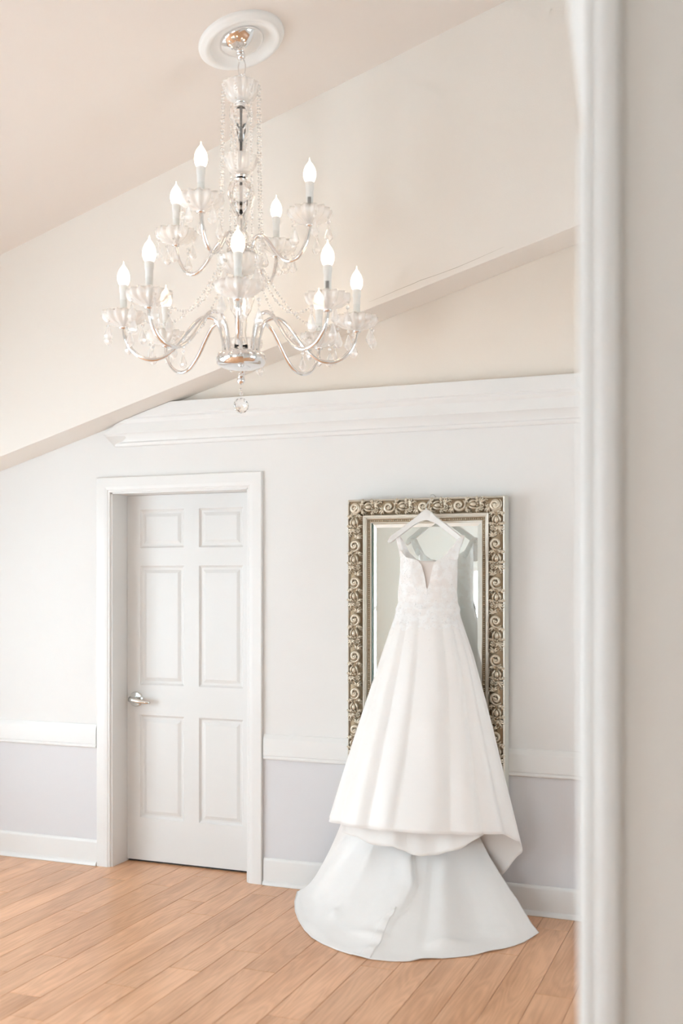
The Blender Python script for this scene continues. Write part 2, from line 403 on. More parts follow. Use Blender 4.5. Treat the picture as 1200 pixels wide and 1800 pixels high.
for i, (wl, a0, a1, z0, z1) in enumerate(WINS):
    e = empty('window_%d' % (i + 1), (XL - 0.08, (a0 + a1) / 2, z0) if wl == 'left' else (XR + 0.08, (a0 + a1) / 2, z0) if wl == 'right' else ((a0 + a1) / 2, YF - 0.08, z0))
    tag(e, ['white window of the left wall, farthest from the door', 'middle white window of the left wall', 'white window of the left wall, nearest the door', 'added unseen fill-light window in the side wall beyond the partition',
            'bright white window mirrored beside the hanging dress'][i], 'window', kind='structure')
    wd, ht = a1 - a0, z1 - z0
    def wbx(m, u0, u1, v0, v1, d0, d1):
        if wl == 'right': m.box((-d1, u0 - wd / 2, v0), (-d0, u1 - wd / 2, v1))
        elif wl == 'left': m.box((d0, u0 - wd / 2, v0), (d1, u1 - wd / 2, v1))
        else: m.box((u0 - wd / 2, d0, v0), (u1 - wd / 2, d1, v1))
    fr = MB(); t = 0.05
    for q in ((0, t, 0, ht), (wd - t, wd, 0, ht), (t, wd - t, 0, t), (t, wd - t, ht - t, ht)): wbx(fr, *q, -0.05, 0.06)
    fr.build('window_frame', M['trim'], e)
    for k in (1,):
        mu = MB(); wbx(mu, wd / 2 - 0.025, wd / 2 + 0.025, t, ht - t, -0.03, 0.03); mu.build('mullion', M['trim'], e)
    mu = MB(); wbx(mu, t, wd - t, ht / 2 - 0.02, ht / 2 + 0.02, -0.029, 0.029); mu.build('mullion', M['trim'], e)
    pn = MB(); wbx(pn, t, wd - t, t, ht - t, -0.003, 0.003); pn.build('pane', M['pane'], e)
    sl = MB(); wbx(sl, -0.05, wd + 0.05, -0.04, 0.0, 0.0, 0.14); sl.build('window_sill', M['trim'], e)

# baseboards, chair rail, ledge: profiles (out, z) extruded along x
def moulding(name, prof, x0, x1, mt, label, cat, parts=None):
    poly = [(YB - o_, z) for (o_, z) in prof]
    o = MB().prism(poly, 'x', x0, x1).build(name, mt, bevel=0.0016)
    tag(o, label, cat, kind='structure'); return o
base_prof = [(0, 0.0), (0.026, 0.0), (0.026, 0.006), (0.021, 0.016), (0.012, 0.022), (0.012, 0.122), (0.007, 0.134), (0.0, 0.139)]
rail_prof = [(0, 0.643), (0.010, 0.643), (0.016, 0.648), (0.016, 0.655), (0.011, 0.660), (0.011, 0.663), (0.015, 0.665), (0.015, 0.744), (0.013, 0.752), (0.008, 0.762), (0.005, 0.772), (0, 0.774)]
BX0, BX1 = -3.385, -2.378
moulding('baseboard_left', base_prof, XL, BX0, M['trim'], 'white baseboard along the wall left of the door', 'baseboard')
moulding('baseboard_right', base_prof, BX1, XR, M['trim'], 'white baseboard along the wall behind the dress', 'baseboard')
moulding('trim_1', rail_prof, XL, BX0 - 0.004, M['trim'], 'white chair rail on the wall left of the door', 'chair rail')
moulding('trim_2', rail_prof, BX1, XR, M['trim'], 'white chair rail running behind the gilt mirror', 'chair rail')
led = [(0.0, 2.286), (0.010, 2.288), (0.016, 2.296), (0.018, 2.305), (0.012, 2.312), (0.016, 2.325), (0.026, 2.342), (0.034, 2.352), (0.040, 2.355), (0.040, 2.408),
       (0.046, 2.414), (0.052, 2.426), (0.050, 2.436), (0.056, 2.441), (0.056, 2.507), (0.0, 2.507)]
xl = [max(-3.858 + (z - 2.2357 + 0.002) / 0.2853, -3.325 + (2.35 - min(z, 2.35)) * 0.9) for (_, z) in led]
lo_ = MB().prism([(YB - o_, z) for (o_, z) in led], 'x', xl, XR).build('trim_3', M['trim'], bevel=0.0015)
tag(lo_, 'white stepped crown moulding ledge across the top of the wall', 'moulding', kind='structure')

# near partition with its flared casing (out of focus at the right of the view)
YN = 1.70
NX0 = -0.253
nw = MB().prism([(NX0 + 0.004, -0.05), (XR, -0.05), (XR, zc(XR) + 0.03), (RIDGE, zc(RIDGE) + 0.03), (NX0 + 0.004, zc(NX0) + 0.03)], 'y', YN, YN + 0.12).build('wall_near', M['near'])
tag(nw, 'plain shaded partition wall close by at the right edge', 'wall', kind='structure')
te = empty('trim_4', (NX0, YN, 0)); tag(te, 'out of focus white casing on the end of the near partition', 'casing', kind='structure')
cpn = [(NX0 - 0.002, 0.0), (NX0 - 0.002, 0.010), (NX0 + 0.003, 0.014), (NX0 + 0.008, 0.011), (NX0 + 0.013, 0.011), (NX0 + 0.018, 0.016), (NX0 + 0.026, 0.018), (NX0 + 0.050, 0.019), (NX0 + 0.052, 0.017), (NX0 + 0.052, 0.0)]
cs = MB().prism([(x, YN - o_) for (x, o_) in cpn], 'z', 0.0, 3.9).build('casing_board', M['trim'], te, smooth=True, angle=60); cs.location = (-NX0, -YN, 0)
cs2 = MB().prism([(NX0 + 0.02, 2.12), (NX0 + 0.02, 3.7), (NX0 - 0.185, 3.7), (NX0 - 0.0025, 2.235)], 'y', [YN - 0.014, YN - 0.014, YN + 0.12, YN + 0.004], [YN + 0.004, YN + 0.004, YN + 0.138, YN + 0.022]).build('flared_board', M['trim'], te, bevel=0.003); cs2.location = (-NX0, -YN, 0)
cs3 = MB().prism([(NX0 - 0.016, 0.0), (NX0 + 0.012, 0.0), (NX0 + 0.012, 2.265), (NX0 - 0.004, 2.275), (NX0 - 0.016, 2.26)], 'y', YN + 0.015, YN + 0.11).build('jamb_strip', M['trim'], te, bevel=0.005)
cs3.location = (-NX0, -YN, 0)

# ------------------------------------------------------------------ door
YD = 5.145
dr = empty('door_1', (DX0, YD, 0)); tag(dr, 'white six panel door in a deep frame with chrome lever', 'door', kind='structure')
def dchild(m, name, mt, parent=None, **kw):
    o = m.build(name, mt, parent or dr, **kw)
    if parent is None: o.location = (-DX0, -YD, 0)
    return o
SX0, SX1, SZ0, SZ1 = DX0 + 0.015, DX1 - 0.015, 0.012, DZ - 0.012
S = 1.005
cols = [(-3.2085, -2.931), (-2.838, -2.571)]
rows = [(0.246, 0.817), (0.985, 1.643), (1.742, 1.954)]
slab = MB()
xs = [SX0] + [x for c_ in cols for x in c_] + [SX1]
zsn = [SZ0] + [z for r in rows for z in r] + [SZ1]
for i in range(5):
    for j in range(7):
        if i in (1, 3) and j in (1, 3, 5): continue
        slab.add([(xs[i], YD, zsn[j]), (xs[i + 1], YD, zsn[j]), (xs[i + 1], YD, zsn[j + 1]), (xs[i], YD, zsn[j + 1])], [(0, 1, 2, 3)])
# slab edges and back
slab.box((SX0, YD + 0.012, SZ0), (SX1, YD + 0.04, SZ1))
slab.add([(SX0, YD, SZ0), (SX1, YD, SZ0), (SX1, YD + 0.012, SZ0), (SX0, YD + 0.012, SZ0)], [(0, 1, 2, 3)])
slab.add([(SX0, YD, SZ0), (SX0, YD, SZ1), (SX0, YD + 0.012, SZ1), (SX0, YD + 0.012, SZ0)], [(0, 1, 2, 3)])
dslab = dchild(slab, 'door_slab', M['door'], recalc=False)
for (a, b) in cols:
    for (z0, z1) in rows:
        m = MB()
        rings = [(0.0, 0.0), (0.006, 0.006), (0.012, 0.0095), (0.022, 0.0095), (0.040, 0.003), (0.042, 0.003)]
        vv = []
        for (ins, dep) in rings:
            vv += [(a + ins, YD + dep, z0 + ins), (b - ins, YD + dep, z0 + ins), (b - ins, YD + dep, z1 - ins), (a + ins, YD + dep, z1 - ins)]
        ff = []
        for r in range(len(rings) - 1):
            for k in range(4): ff.append((r * 4 + k, r * 4 + (k + 1) % 4, r * 4 + 4 + (k + 1) % 4, r * 4 + 4 + k))
        q = (len(rings) - 1) * 4; ff.append((q, q + 1, q + 2, q + 3))
        m.add(vv, ff); dchild(m, 'door_panel', M['door'], recalc=False)
# jamb lining and casing
jm = MB()
jm.box((DX0 - 0.001, YB - 0.002, 0), (DX0 + 0.014, YB + T, DZ)); jm.box((DX1 - 0.014, YB - 0.002, 0), (DX1 + 0.001, YB + T, DZ)); jm.box((DX0, YB - 0.002, DZ - 0.011), (DX1, YB + T, DZ + 0.001))
dchild(jm, 'door_jamb', M['trim'])
def casing_prof(t): return None
cw = 0.083
cpro = [(0.0, 0.0), (0.010, 0.0), (0.013, 0.004), (0.013, 0.010), (0.016, 0.014), (0.018, 0.03), (0.018, cw - 0.004), (0.014, cw), (0.0, cw)]  # (out, across from opening)
cm = MB(); n = len(cpro)
path = [(DX0 + 0.004, 0.0, -1, 0), (DX0 + 0.004, DZ - 0.004, -1, 1), (DX1 - 0.004, DZ - 0.004, 1, 1), (DX1 - 0.004, 0.0, 1, 0)]
vv = []
for (x, z, sx, sz) in path:
    for (o_, a) in cpro: vv.append((x + sx * a, YB - o_, z + sz * a))
ff = []
for s_ in range(3):
    for k in range(n - 1): ff.append((s_ * n + k, s_ * n + k + 1, (s_ + 1) * n + k + 1, (s_ + 1) * n + k))
ff.append(tuple(range(n))); ff.append(tuple(range(3 * n, 4 * n)))
cm.add(vv, ff); dchild(cm, 'door_casing', M['trim'])
# lever handle
hx, hz = -3.231, 0.903
hd = MB()
hd.lathe([(0.0, 0.0), (0.043, 0.0), (0.043, 0.005), (0.037, 0.013), (0.0, 0.016)], 32)
hm = hd.me('rosette'); hm.transform(Matrix.Translation((hx, YD, hz)) @ Matrix.Rotation(PI / 2, 4, 'X'))
ho = link('handle_rosette', hm, M['steel'], dr, True); ho.location = (-DX0, -YD, 0); ho.data.set_sharp_from_angle(angle=0.6)
lv = MB(); lv.tube([(hx, YD - 0.012, hz), (hx, YD - 0.05, hz)], 0.011, 14)
pts = [(hx - 0.012, YD - 0.052, hz + 0.004), (hx + 0.015, YD - 0.056, hz), (hx + 0.05, YD - 0.055, hz - 0.006), (hx + 0.085, YD - 0.05, hz - 0.01), (hx + 0.112, YD - 0.046, hz - 0.012)]
lv.tube(pts, [0.015, 0.0155, 0.013, 0.0105, 0.008], 12)
lo2 = dchild(lv, 'lever', M['steel'], smooth=True); lo2['label'] = 'chrome lever handle'

# ------------------------------------------------------------------ mirror
MX0, MX1, MZ0, MZ1 = -1.882, -1.099, 0.43, 1.957
MF, MG, MBK = 4.895, 4.932, 4.985        # frame front, glass, back
mr = empty('mirror', (0, 0, 0)); mr.location = ((MX0 + MX1) / 2, MBK, MZ0)
tag(mr, 'tall mirror in a carved champagne gold frame behind the white dress', 'mirror')
ML = Vector(mr.location)
def mch(m, name, mt, parent=None, **kw):
    o = m.build(name, mt, parent or mr, **kw)
    if parent is None: o.location = -ML
    return o
def frame_loop(prof):
    """prof: (inset from outer edge, y) mitred round the rectangle"""
    m = MB(); n = len(prof); vv = []
    for (sx, sz) in ((0, 0), (1, 0), (1, 1), (0, 1)):
        for (i_, y) in prof:
            vv.append(((MX0 + i_) if not sx else (MX1 - i_), y, (MZ0 + i_) if not sz else (MZ1 - i_)))
    ff = []
    for s_ in range(4):
        t_ = (s_ + 1) % 4
        for k in range(n - 1): ff.append((s_ * n + k, t_ * n + k, t_ * n + k + 1, s_ * n + k + 1))
    return m.add(vv, ff)
mch(frame_loop([(0.004, MBK), (0.0, MBK - 0.01), (0.0, MF + 0.022), (0.003, MF + 0.012)]), 'frame_side', M['frame_side'], smooth=False)
mch(frame_loop([(0.003, MF + 0.012), (0.0045, MF + 0.002), (0.008, MF - 0.001), (0.011, MF + 0.002), (0.012, MF + 0.010)]), 'outer_lip', M['frame_rail'])
gr = mch(frame_loop([(0.012, MF + 0.010), (0.020, MF + 0.003), (0.034, MF - 0.001), (0.050, MF + 0.004), (0.062, MF + 0.014), (0.070, MF + 0.024), (0.078, MF + 0.026)]), 'carved_ground', M['frame_lo'], smooth=True)
mch(frame_loop([(0.078, MF + 0.028), (0.0785, MF + 0.010), (0.081, MF + 0.007), (0.086, MF + 0.008), (0.088, MF + 0.013), (0.092, MF + 0.013), (0.094, MF + 0.018), (0.098, MF + 0.020)]), 'inner_rail', M['frame_rail'])
mch(frame_loop([(0.098, MF + 0.022), (0.104, MF + 0.026), (0.113, MF + 0.028)]), 'bead_ground', M['frame_lo'])
mch(frame_loop([(0.113, MF + 0.030), (0.1135, MF + 0.024), (0.116, MF + 0.024), (0.117, MF + 0.030), (0.117, MG + 0.004)]), 'sight_lip', M['frame_rail'])
# row of small beads
bd = MB(); ins = 0.1055; yy = MF + 0.024
ico = MB().ball((0, 0, 0), 1, 1)
def addbead(x, z, r=0.0042, e=1.0): bd.add([(x + v[0] * r, yy + v[1] * r * 0.9, z + v[2] * r) for v in ico.v], ico.f)
d = 0.0098
nx = int((MX1 - MX0 - 2 * ins) / d); nz = int((MZ1 - MZ0 - 2 * ins) / d)
for k in range(nx + 1):
    x = lerp(MX0 + ins, MX1 - ins, k / nx)
    for z in (MZ0 + ins, MZ1 - ins): addbead(x, z, 0.0044 if k % 2 else 0.0034)
for k in range(1, nz):
    z = lerp(MZ0 + ins, MZ1 - ins, k / nz)
    for x in (MX0 + ins, MX1 - ins): addbead(x, z, 0.0044 if k % 2 else 0.0034)
bo = mch(bd, 'beaded_trim', M['frame_hi'], smooth=True, recalc=False); bo['kind'] = 'stuff'
# carved ornaments: local axes a (along, +x), b (across: -y outer .. +y inner), c (+z out)
def blade(m, p0, ang, L, wid, curl, hgt=0.009, seg=7):
    """flat-ish carved leaf lying along ang, its ridge rising and curling"""
    vv = []; x, y = p0; a = ang
    for k in range(seg + 1):
        t = k / seg; w2 = wid * math.sin(PI * min(1, 0.16 + 0.84 * t)) ** 0.8 * 0.5 + 0.0006
        z = 0.003 + hgt * math.sin(PI * (0.15 + 0.8 * t))
        nx_, ny_ = -math.sin(a), math.cos(a)
        vv += [(x + nx_ * w2, y + ny_ * w2, z - 0.005), (x + nx_ * w2 * 0.35, y + ny_ * w2 * 0.35, z), (x - nx_ * w2 * 0.35, y - ny_ * w2 * 0.35, z), (x - nx_ * w2, y - ny_ * w2, z - 0.005), (x, y, z - 0.008)]
        x += L / seg * math.cos(a); y += L / seg * math.sin(a); a += curl / seg
    ff = []
    for k in range(seg):
        for q in range(5): ff.append((k * 5 + q, k * 5 + (q + 1) % 5, (k + 1) * 5 + (q + 1) % 5, (k + 1) * 5 + q))
    ff.append((0, 1, 2, 3, 4)); n5 = seg * 5; ff.append((n5 + 4, n5 + 3, n5 + 2, n5 + 1, n5)); m.add(vv, ff)
def carve_scroll():
    m = MB(); pts = []; rad = []
    for k in range(30):
        t = k / 29; a = -0.9 + t * 3.1 * PI; r = lerp(0.031, 0.006, t ** 0.9)
        pts.append((r * math.cos(a), r * math.sin(a) * 0.92, 0.005 + 0.011 * t)); rad.append(lerp(0.003, 0.0082, sm(t / 0.3)) if t < 0.3 else lerp(0.0082, 0.0042, (t - 0.3) / 0.7))
    m.tube(pts, rad, 8)
    m.ball((0.001, 0, 0.015), 0.008, 1)
    for (a, L) in ((0.6, .012), (1.7, .012), (2.8, .012), (3.9, .012), (5.0, .012)):
        blade(m, (0.008 * math.cos(a), 0.008 * math.sin(a)), a + 0.5, L, 0.009, 1.0, 0.012, 4)
    return m.me('scroll', False)
def carve_leaves(n=5, L0=0.034, seed=1):
    rr = random.Random(seed); m = MB()
    for i in range(n):
        a = lerp(-0.95, 0.95, i / (n - 1))
        blade(m, (0, 0), a, L0 * (1 - 0.25 * abs(a)) * rr.uniform(0.9, 1.1), 0.0115, 0.9 * (1 if a > 0 else -1), 0.010 + 0.003 * rr.random())
    return m.me('leaf_spray', False)
def carve_fruit():
    m = MB(); m.ball((0, 0, 0.008), 0.0115, 2, (1.3, 0.9, 0.9))
    for (a, b) in ((0.0185, 0.006), (0.021, -0.004), (0.0155, -0.0115)): m.ball((a, b, 0.009), 0.0048, 1)
    for sgn in (-1, 1):
        blade(m, (-0.02, sgn * 0.006), sgn * 0.75, 0.040, 0.011, -sgn * 1.3, 0.011)
    return m.me('fruit_bud', False)
def carve_blossom():
    m = MB()
    for k in range(6):
        a = k * PI / 3
        m.ball((0.009 * math.cos(a), 0.009 * math.sin(a), 0.008), 0.0060, 1, (1, 1, 0.8))
    m.ball((0, 0, 0.012), 0.0045, 1)
    return m.me('blossom', False)
def carve_berries():
    m = MB()
    for (a, b, r) in ((0, 0, .0046), (.008, .003, .004), (-.007, .004, .0038), (.003, -.007, .0042), (-.005, -.006, .0034), (.014, -.003, .0032)): m.ball((a, b, 0.006), r, 1)
    return m.me('berry_cluster', False)
orn = {'scroll': carve_scroll(), 'leaf_spray': carve_leaves(5, 0.036, 1), 'leaf_frond': carve_leaves(4, 0.028, 4), 'fruit_bud': carve_fruit(), 'blossom': carve_blossom(), 'berry_cluster': carve_berries()}
for q in orn.values():
    q.materials.append(M['frame_hi']); q.polygons.foreach_set('use_smooth', [True] * len(q.polygons))
UN = 0.172
motif = [('scroll', 0.0, 0.001, 0.0, 1.0), ('leaf_frond', 0.030, -0.024, 0.25, 1.0), ('leaf_frond', 0.028, 0.020, -0.35, 1.0), ('fruit_bud', 0.068, -0.002, 0.0, 1.05),
         ('leaf_frond', 0.080, 0.020, 0.15, 0.9), ('leaf_spray', 0.098, -0.012, -0.1, 1.0), ('blossom', 0.106, 0.016, 0.3, 1.0), ('leaf_spray', 0.146, 0.012, 2.9, 0.95),
         ('berry_cluster', 0.134, 0.025, 0.0, 1.0), ('berry_cluster', 0.128, -0.024, 1.5, 1.0), ('leaf_frond', 0.092, -0.026, 2.95, 0.85), ('berry_cluster', 0.046, 0.027, 0.8, 0.9)]
bc = 0.041
def place(nm, origin, ad_, bdv, a, b, rot, s_):
    o = bpy.data.objects.new(nm, orn[nm]); C.objects.link(o); o.parent = gr
    A, B, N_ = Vector(ad_), Vector(bdv), Vector((0, -1, 0))
    R = Matrix((A, B, N_)).transposed().to_4x4()
    rise = MF + 0.004 + max(0.0, (b - 0.004)) * 0.45
    pos = Vector(origin) + A * a + B * b; pos.y = rise
    o.matrix_local = Matrix.Translation(pos) @ R @ Matrix.Rotation(rot, 4, 'Z') @ Matrix.Scale(s_, 4)
H_, W_ = MZ1 - MZ0, MX1 - MX0
sides = [((MX0 + bc, 0, MZ1 - 0.045), (0, 0, -1), (1, 0, 0), H_ - 0.09), ((MX1 - bc, 0, MZ1 - 0.045), (0, 0, -1), (-1, 0, 0), H_ - 0.09),
         ((MX0 + 0.045, 0, MZ1 - bc), (1, 0, 0), (0, 0, -1), W_ - 0.09), ((MX0 + 0.045, 0, MZ0 + bc), (1, 0, 0), (0, 0, 1), W_ - 0.09)]
for (og, A, B, L) in sides:
    nU = max(1, round(L / UN)); u = L / nU
    for i in range(nU + 1):
        for (nm, a, b, rot, s_) in motif:
            aa = i * u + a
            if aa > L + 0.012: continue
            place(nm, og, A, B, aa, b, rot, s_)
# bevelled glass
gi = 0.117; bw = 0.022
g0 = [(MX0 + gi, MZ0 + gi), (MX1 - gi, MZ0 + gi), (MX1 - gi, MZ1 - gi), (MX0 + gi, MZ1 - gi)]
gm = MB(); gm.add([(MX0 + gi + bw, MG, MZ0 + gi + bw), (MX1 - gi - bw, MG, MZ0 + gi + bw), (MX1 - gi - bw, MG, MZ1 - gi - bw), (MX0 + gi + bw, MG, MZ1 - gi - bw)], [(0, 1, 2, 3)])
mch(gm, 'mirror_glass', M['mirror'], recalc=False)
bv = MB(); e_ = 0.0035
vv = [(x, MG + e_, z) for (x, z) in g0] + [(gm.v[i][0], MG, gm.v[i][2]) for i in range(4)]
bv.add(vv, [(k, (k + 1) % 4, 4 + (k + 1) % 4, 4 + k) for k in range(4)])
mch(bv, 'bevelled_edge', M['mirror'], recalc=False)
ed = MB()
for (x0, x1, z0, z1) in ((MX0 + gi - 0.001, MX0 + gi + 0.003, MZ0 + gi, MZ1 - gi), (MX1 - gi - 0.001, MX1 - gi + 0.001, MZ0 + gi, MZ1 - gi)):
    ed.box((x0, MG - 0.001, z0), (x1, MG + 0.008, z1))
mch(ed, 'glass_edge', M['mirror_edge'])
bkp = MB().box((MX0 + 0.02, MG + 0.009, MZ0 + 0.02), (MX1 - 0.02, MBK - 0.004, MZ1 - 0.02)); mch(bkp, 'backing_board', M['frame_side'])

# ------------------------------------------------------------------ hanger
YH = 4.815
hg = empty('clothes_hanger', tuple(P(749, 905, YH))); tag(hg, 'white wooden clothes hanger hooked over the mirror frame', 'hanger')
HL = Vector(hg.location)
hc = P(749, 897, YH); hcx, hcz = hc.x, hc.z
hw = 0.180
def harm(t):    # centre line, t in -1..1
    s_ = abs(t)
    z = hcz - 0.022 - 0.137 * (math.sqrt(s_ * s_ + 0.012) - 0.1095)
    return hcx + t * hw, z
m = MB(); NV = 40; rows_ = []
for i in range(NV + 1):
    t = -1 + 2 * i / NV; x, z = harm(t); s_ = abs(t)
    hh = lerp(0.026, 0.0165, sm(s_ / 0.35)); th_ = lerp(0.008, 0.013, s_)
    if s_ > 0.93: hh *= math.sqrt(max(0.05, 1 - ((s_ - 0.93) / 0.07) ** 2)) ; 
    zt_ = z + hh; zb_ = z - hh
    yo = -0.02 * s_ * s_
    for (dy, zz) in ((-th_, zb_ + 0.003), (-th_, zt_ - 0.004), (-th_ * 0.5, zt_), (th_ * 0.5, zt_), (th_, zt_ - 0.004), (th_, zb_ + 0.003), (th_ * 0.5, zb_), (-th_ * 0.5, zb_)):
        rows_.append((x, YH + dy + yo, zz))
ff = []
for i in range(NV):
    for k in range(8): ff.append((i * 8 + k, i * 8 + (k + 1) % 8, (i + 1) * 8 + (k + 1) % 8, (i + 1) * 8 + k))
ff.append(tuple(range(8))[::-1]); ff.append(tuple(range(NV * 8, NV * 8 + 8)))
o = m.add(rows_, ff).build('shoulder_bar', M['hanger'], hg, smooth=True); o.location = -HL; o.data.set_sharp_from_angle(angle=0.9)
hk = MB(); top = MZ1 + 0.012
pts = [(hcx, YH, hcz - 0.005), (hcx, YH, hcz + 0.015), (hcx, YH + 0.02, hcz + 0.035), (hcx, YH + 0.055, hcz + 0.05), (hcx, MF - 0.018, top - 0.012), (hcx, MF + 0.002, top), (hcx, MF + 0.04, top + 0.003), (hcx, MF + 0.075, top - 0.004), (hcx, MBK + 0.008, top - 0.03)]
o = hk.tube(pts, 0.0018, 8).build('hook', M['steel'], hg, smooth=True); o.location = -HL

# ------------------------------------------------------------------ wedding dress
dress = empty('wedding_dress', (-1.5, 4.6, 0)); tag(dress, 'ivory satin wedding gown with beaded bodice and train spread on the floor', 'dress')
DL = Vector(dress.location)
def dch(m, name, mt, parent=None, thick=0.0, sub=0, **kw):
    o = m.build(name, mt, parent or dress, smooth=True, **kw)
    if parent is None: o.location = -DL
    if thick:
        s_ = o.modifiers.new('solid', 'SOLIDIFY'); s_.thickness = thick; s_.offset = 0
    if sub:
        q = o.modifiers.new('sub', 'SUBSURF'); q.levels = sub; q.render_levels = sub
    return o
YC = 4.79
# silhouette (photo rows -> half widths at the dress's own depth)
sil = [(985, 704, 805), (1004, 704, 804), (1040, 700, 803), (1065, 700, 805), (1085, 695, 809), (1111, 686, 818), (1150, 673, 832), (1215, 652, 851), (1290, 628, 872), (1350, 610, 888), (1400, 596, 902), (1440, 585, 913), (1480, 574, 924), (1540, 562, 936)]
zl = []; 
for (y, a, b) in sil:
    A, B = P(a, y, YC), P(b, y, YC); zl.append((A.z * 0.5 + B.z * 0.5, A.x, B.x))
zl.sort()
tl = [(q[0], q[1]) for q in zl]; tr = [(q[0], q[2]) for q in zl]
ZW = P(752, 1060, 4.71).z
def prof_at(z):
    a, b = interp(tl, z), interp(tr, z); return (a + b) / 2, (b - a) / 2
fold_c = [(175, 11, 0.9), (150, 9, 1.15), (124, 11, 0.95), (101, 8, 1.0), (76, 14, 1.15), (47, 9, 0.9), (27, 8, 1.1), (8, 8, 0.9), (-14, 9, 0.8)]
def foldf(ph, v):
    s_ = 0
    for i, (c_, w_, a_) in enumerate(fold_c):
        d_ = (ph - c_ - 3.0 * math.sin(v * 3 + i)) / w_
        d_ = d_ / (1.45 if d_ > 0 else 0.8)
        s_ = max(s_, a_ * math.exp(-d_ * d_))
    return s_
def hemz(ph):
    return interp([(-70, 0.15), (-45, 0.20), (-22, 0.315), (-2, 0.388), (10, 0.405), (20, 0.438), (28, 0.452), (60, 0.455), (90, 0.455), (120, 0.448), (150, 0.440), (175, 0.432), (205, 0.43)], ph)
PH0, PH1 = -68.0, 205.0
def skirt_pt(ph, v, shrink=1.0, z=None):
    zh = hemz(ph)
    zz = lerp(ZW, zh, v) if z is None else z
    vv_ = max(0.0, (ZW - zz) / (ZW - 0.44))
    xc, wd = prof_at(zz)
    a = math.radians(ph)
    D = lerp(0.068, 0.29, vv_ ** 1.1); Db = lerp(0.055, 0.08, vv_)
    amp = 0.005 + 0.022 * vv_ ** 1.1
    amp *= sm(vv_ / 0.10)
    fo = (foldf(ph, vv_) - 0.55) * amp
    k = math.sin(a); ck = math.cos(a)
    sx = math.copysign(abs(ck) ** 0.9, ck)
    tuck = 0.012 * (1 - sm(vv_ / 0.035))
    D -= tuck; Db -= tuck
    X = xc + (wd - 0.012 * vv_ - tuck) * sx * shrink + fo * ck
    if k >= 0: Y = YC - D * (max(0.0, k) ** 0.85) * shrink - fo * k
    else: Y = min(YC - Db * k - 0, 4.872)
    n_ = noise.noise(Vector((X * 5, zz * 2.2, 3.1))) * 0.010 * vv_
    return Vector((X + n_ * 0.4, min(Y - n_, 4.882), zz))
nu, nv = 200, 64
sk = MB().grid(nu, nv, lambda u, v: skirt_pt(lerp(PH0, PH1, u), v))
sko = dch(sk, 'skirt', M['satin'], thick=0.0022)
# hem stitching line
hm_ = MB().tube([skirt_pt(lerp(12, PH1, i / 160), 0.9985) for i in range(161)], 0.0016, 6); ho_ = dch(hm_, 'hem_edge', M['satin'])
# lining layer below the front hem
lb = [(600, 1462), (625, 1471), (645, 1481), (668, 1488), (690, 1487), (700, 1493), (718, 1500), (742, 1506), (768, 1502), (792, 1497), (815, 1489), (838, 1474), (850, 1466)]
def lin(u, v):
    x = lerp(600, 850, u)
    yb = interp(lb, x); Yl = lerp(4.63, 4.57, math.sin(u * PI)) + 0.006 * math.sin(u * 31) * v + 0.012 * math.sin(u * 11 + 1)
    B = P(x, yb + 0.8 * math.sin(u * 40), Yl); Tp = Vector((B.x * 0.98 - 0.03, Yl + 0.02, 0.55)); return Tp.lerp(B, v)
dch(MB().grid(70, 14, lin), 'lining', M['lining'], thick=0.0018)
# train swept forward over the floor
hem_px = [(522, 1567), (517, 1585), (518, 1602), (524, 1618), (534, 1634), (547, 1648), (566, 1659), (592, 1670), (622, 1680), (650, 1686), (690, 1690), (720, 1690), (742, 1686), (772, 1685), (800, 1683), (826, 1680), (855, 1674), (880, 1669), (905, 1662), (921, 1656), (935, 1648), (947, 1640)]
Hc = [Fl(x, y, 0.003) for (x, y) in hem_px]
cum = [0]
for a, b in zip(Hc, Hc[1:]): cum.append(cum[-1] + (b - a).length)
def Hs(s_):
    t = s_ * cum[-1]
    for i in range(len(Hc) - 1):
        if t <= cum[i + 1]: return Hc[i].lerp(Hc[i + 1], (t - cum[i]) / (cum[i + 1] - cum[i]))
    return Hc[-1].copy()
TA, TB, TM = P(602, 1440, 4.80), P(838, 1462, 4.845), P(730, 1440, 4.68)
def Ts(s_): return TA * (1 - s_) ** 2 + TM * 2 * s_ * (1 - s_) + TB * s_ ** 2
ML_, MR_ = P(556, 1566, 4.93), P(880, 1548, 4.86)
seam_px = [(700, 1500), (722, 1542), (700, 1572), (674, 1590), (668, 1615), (664, 1640), (655, 1664), (646, 1686)]
def train_base(s_, t):
    Tt, H = Ts(s_), Hs(s_)
    mid = Tt.lerp(H, 0.42); mid.z = 0.035
    if s_ < 0.25: k = 1 - sm(s_ / 0.25); mid = mid.lerp(Vector((ML_.x, ML_.y - 0.01, 0.02)), k)
    if s_ > 0.8: k = sm((s_ - 0.8) / 0.2); mid = mid.lerp(Tt.lerp(H, 0.5) + Vector((-0.012, 0.0, -0.02)), k)
    return Tt * (1 - t) ** 2 + mid * 2 * t * (1 - t) + H * t * t
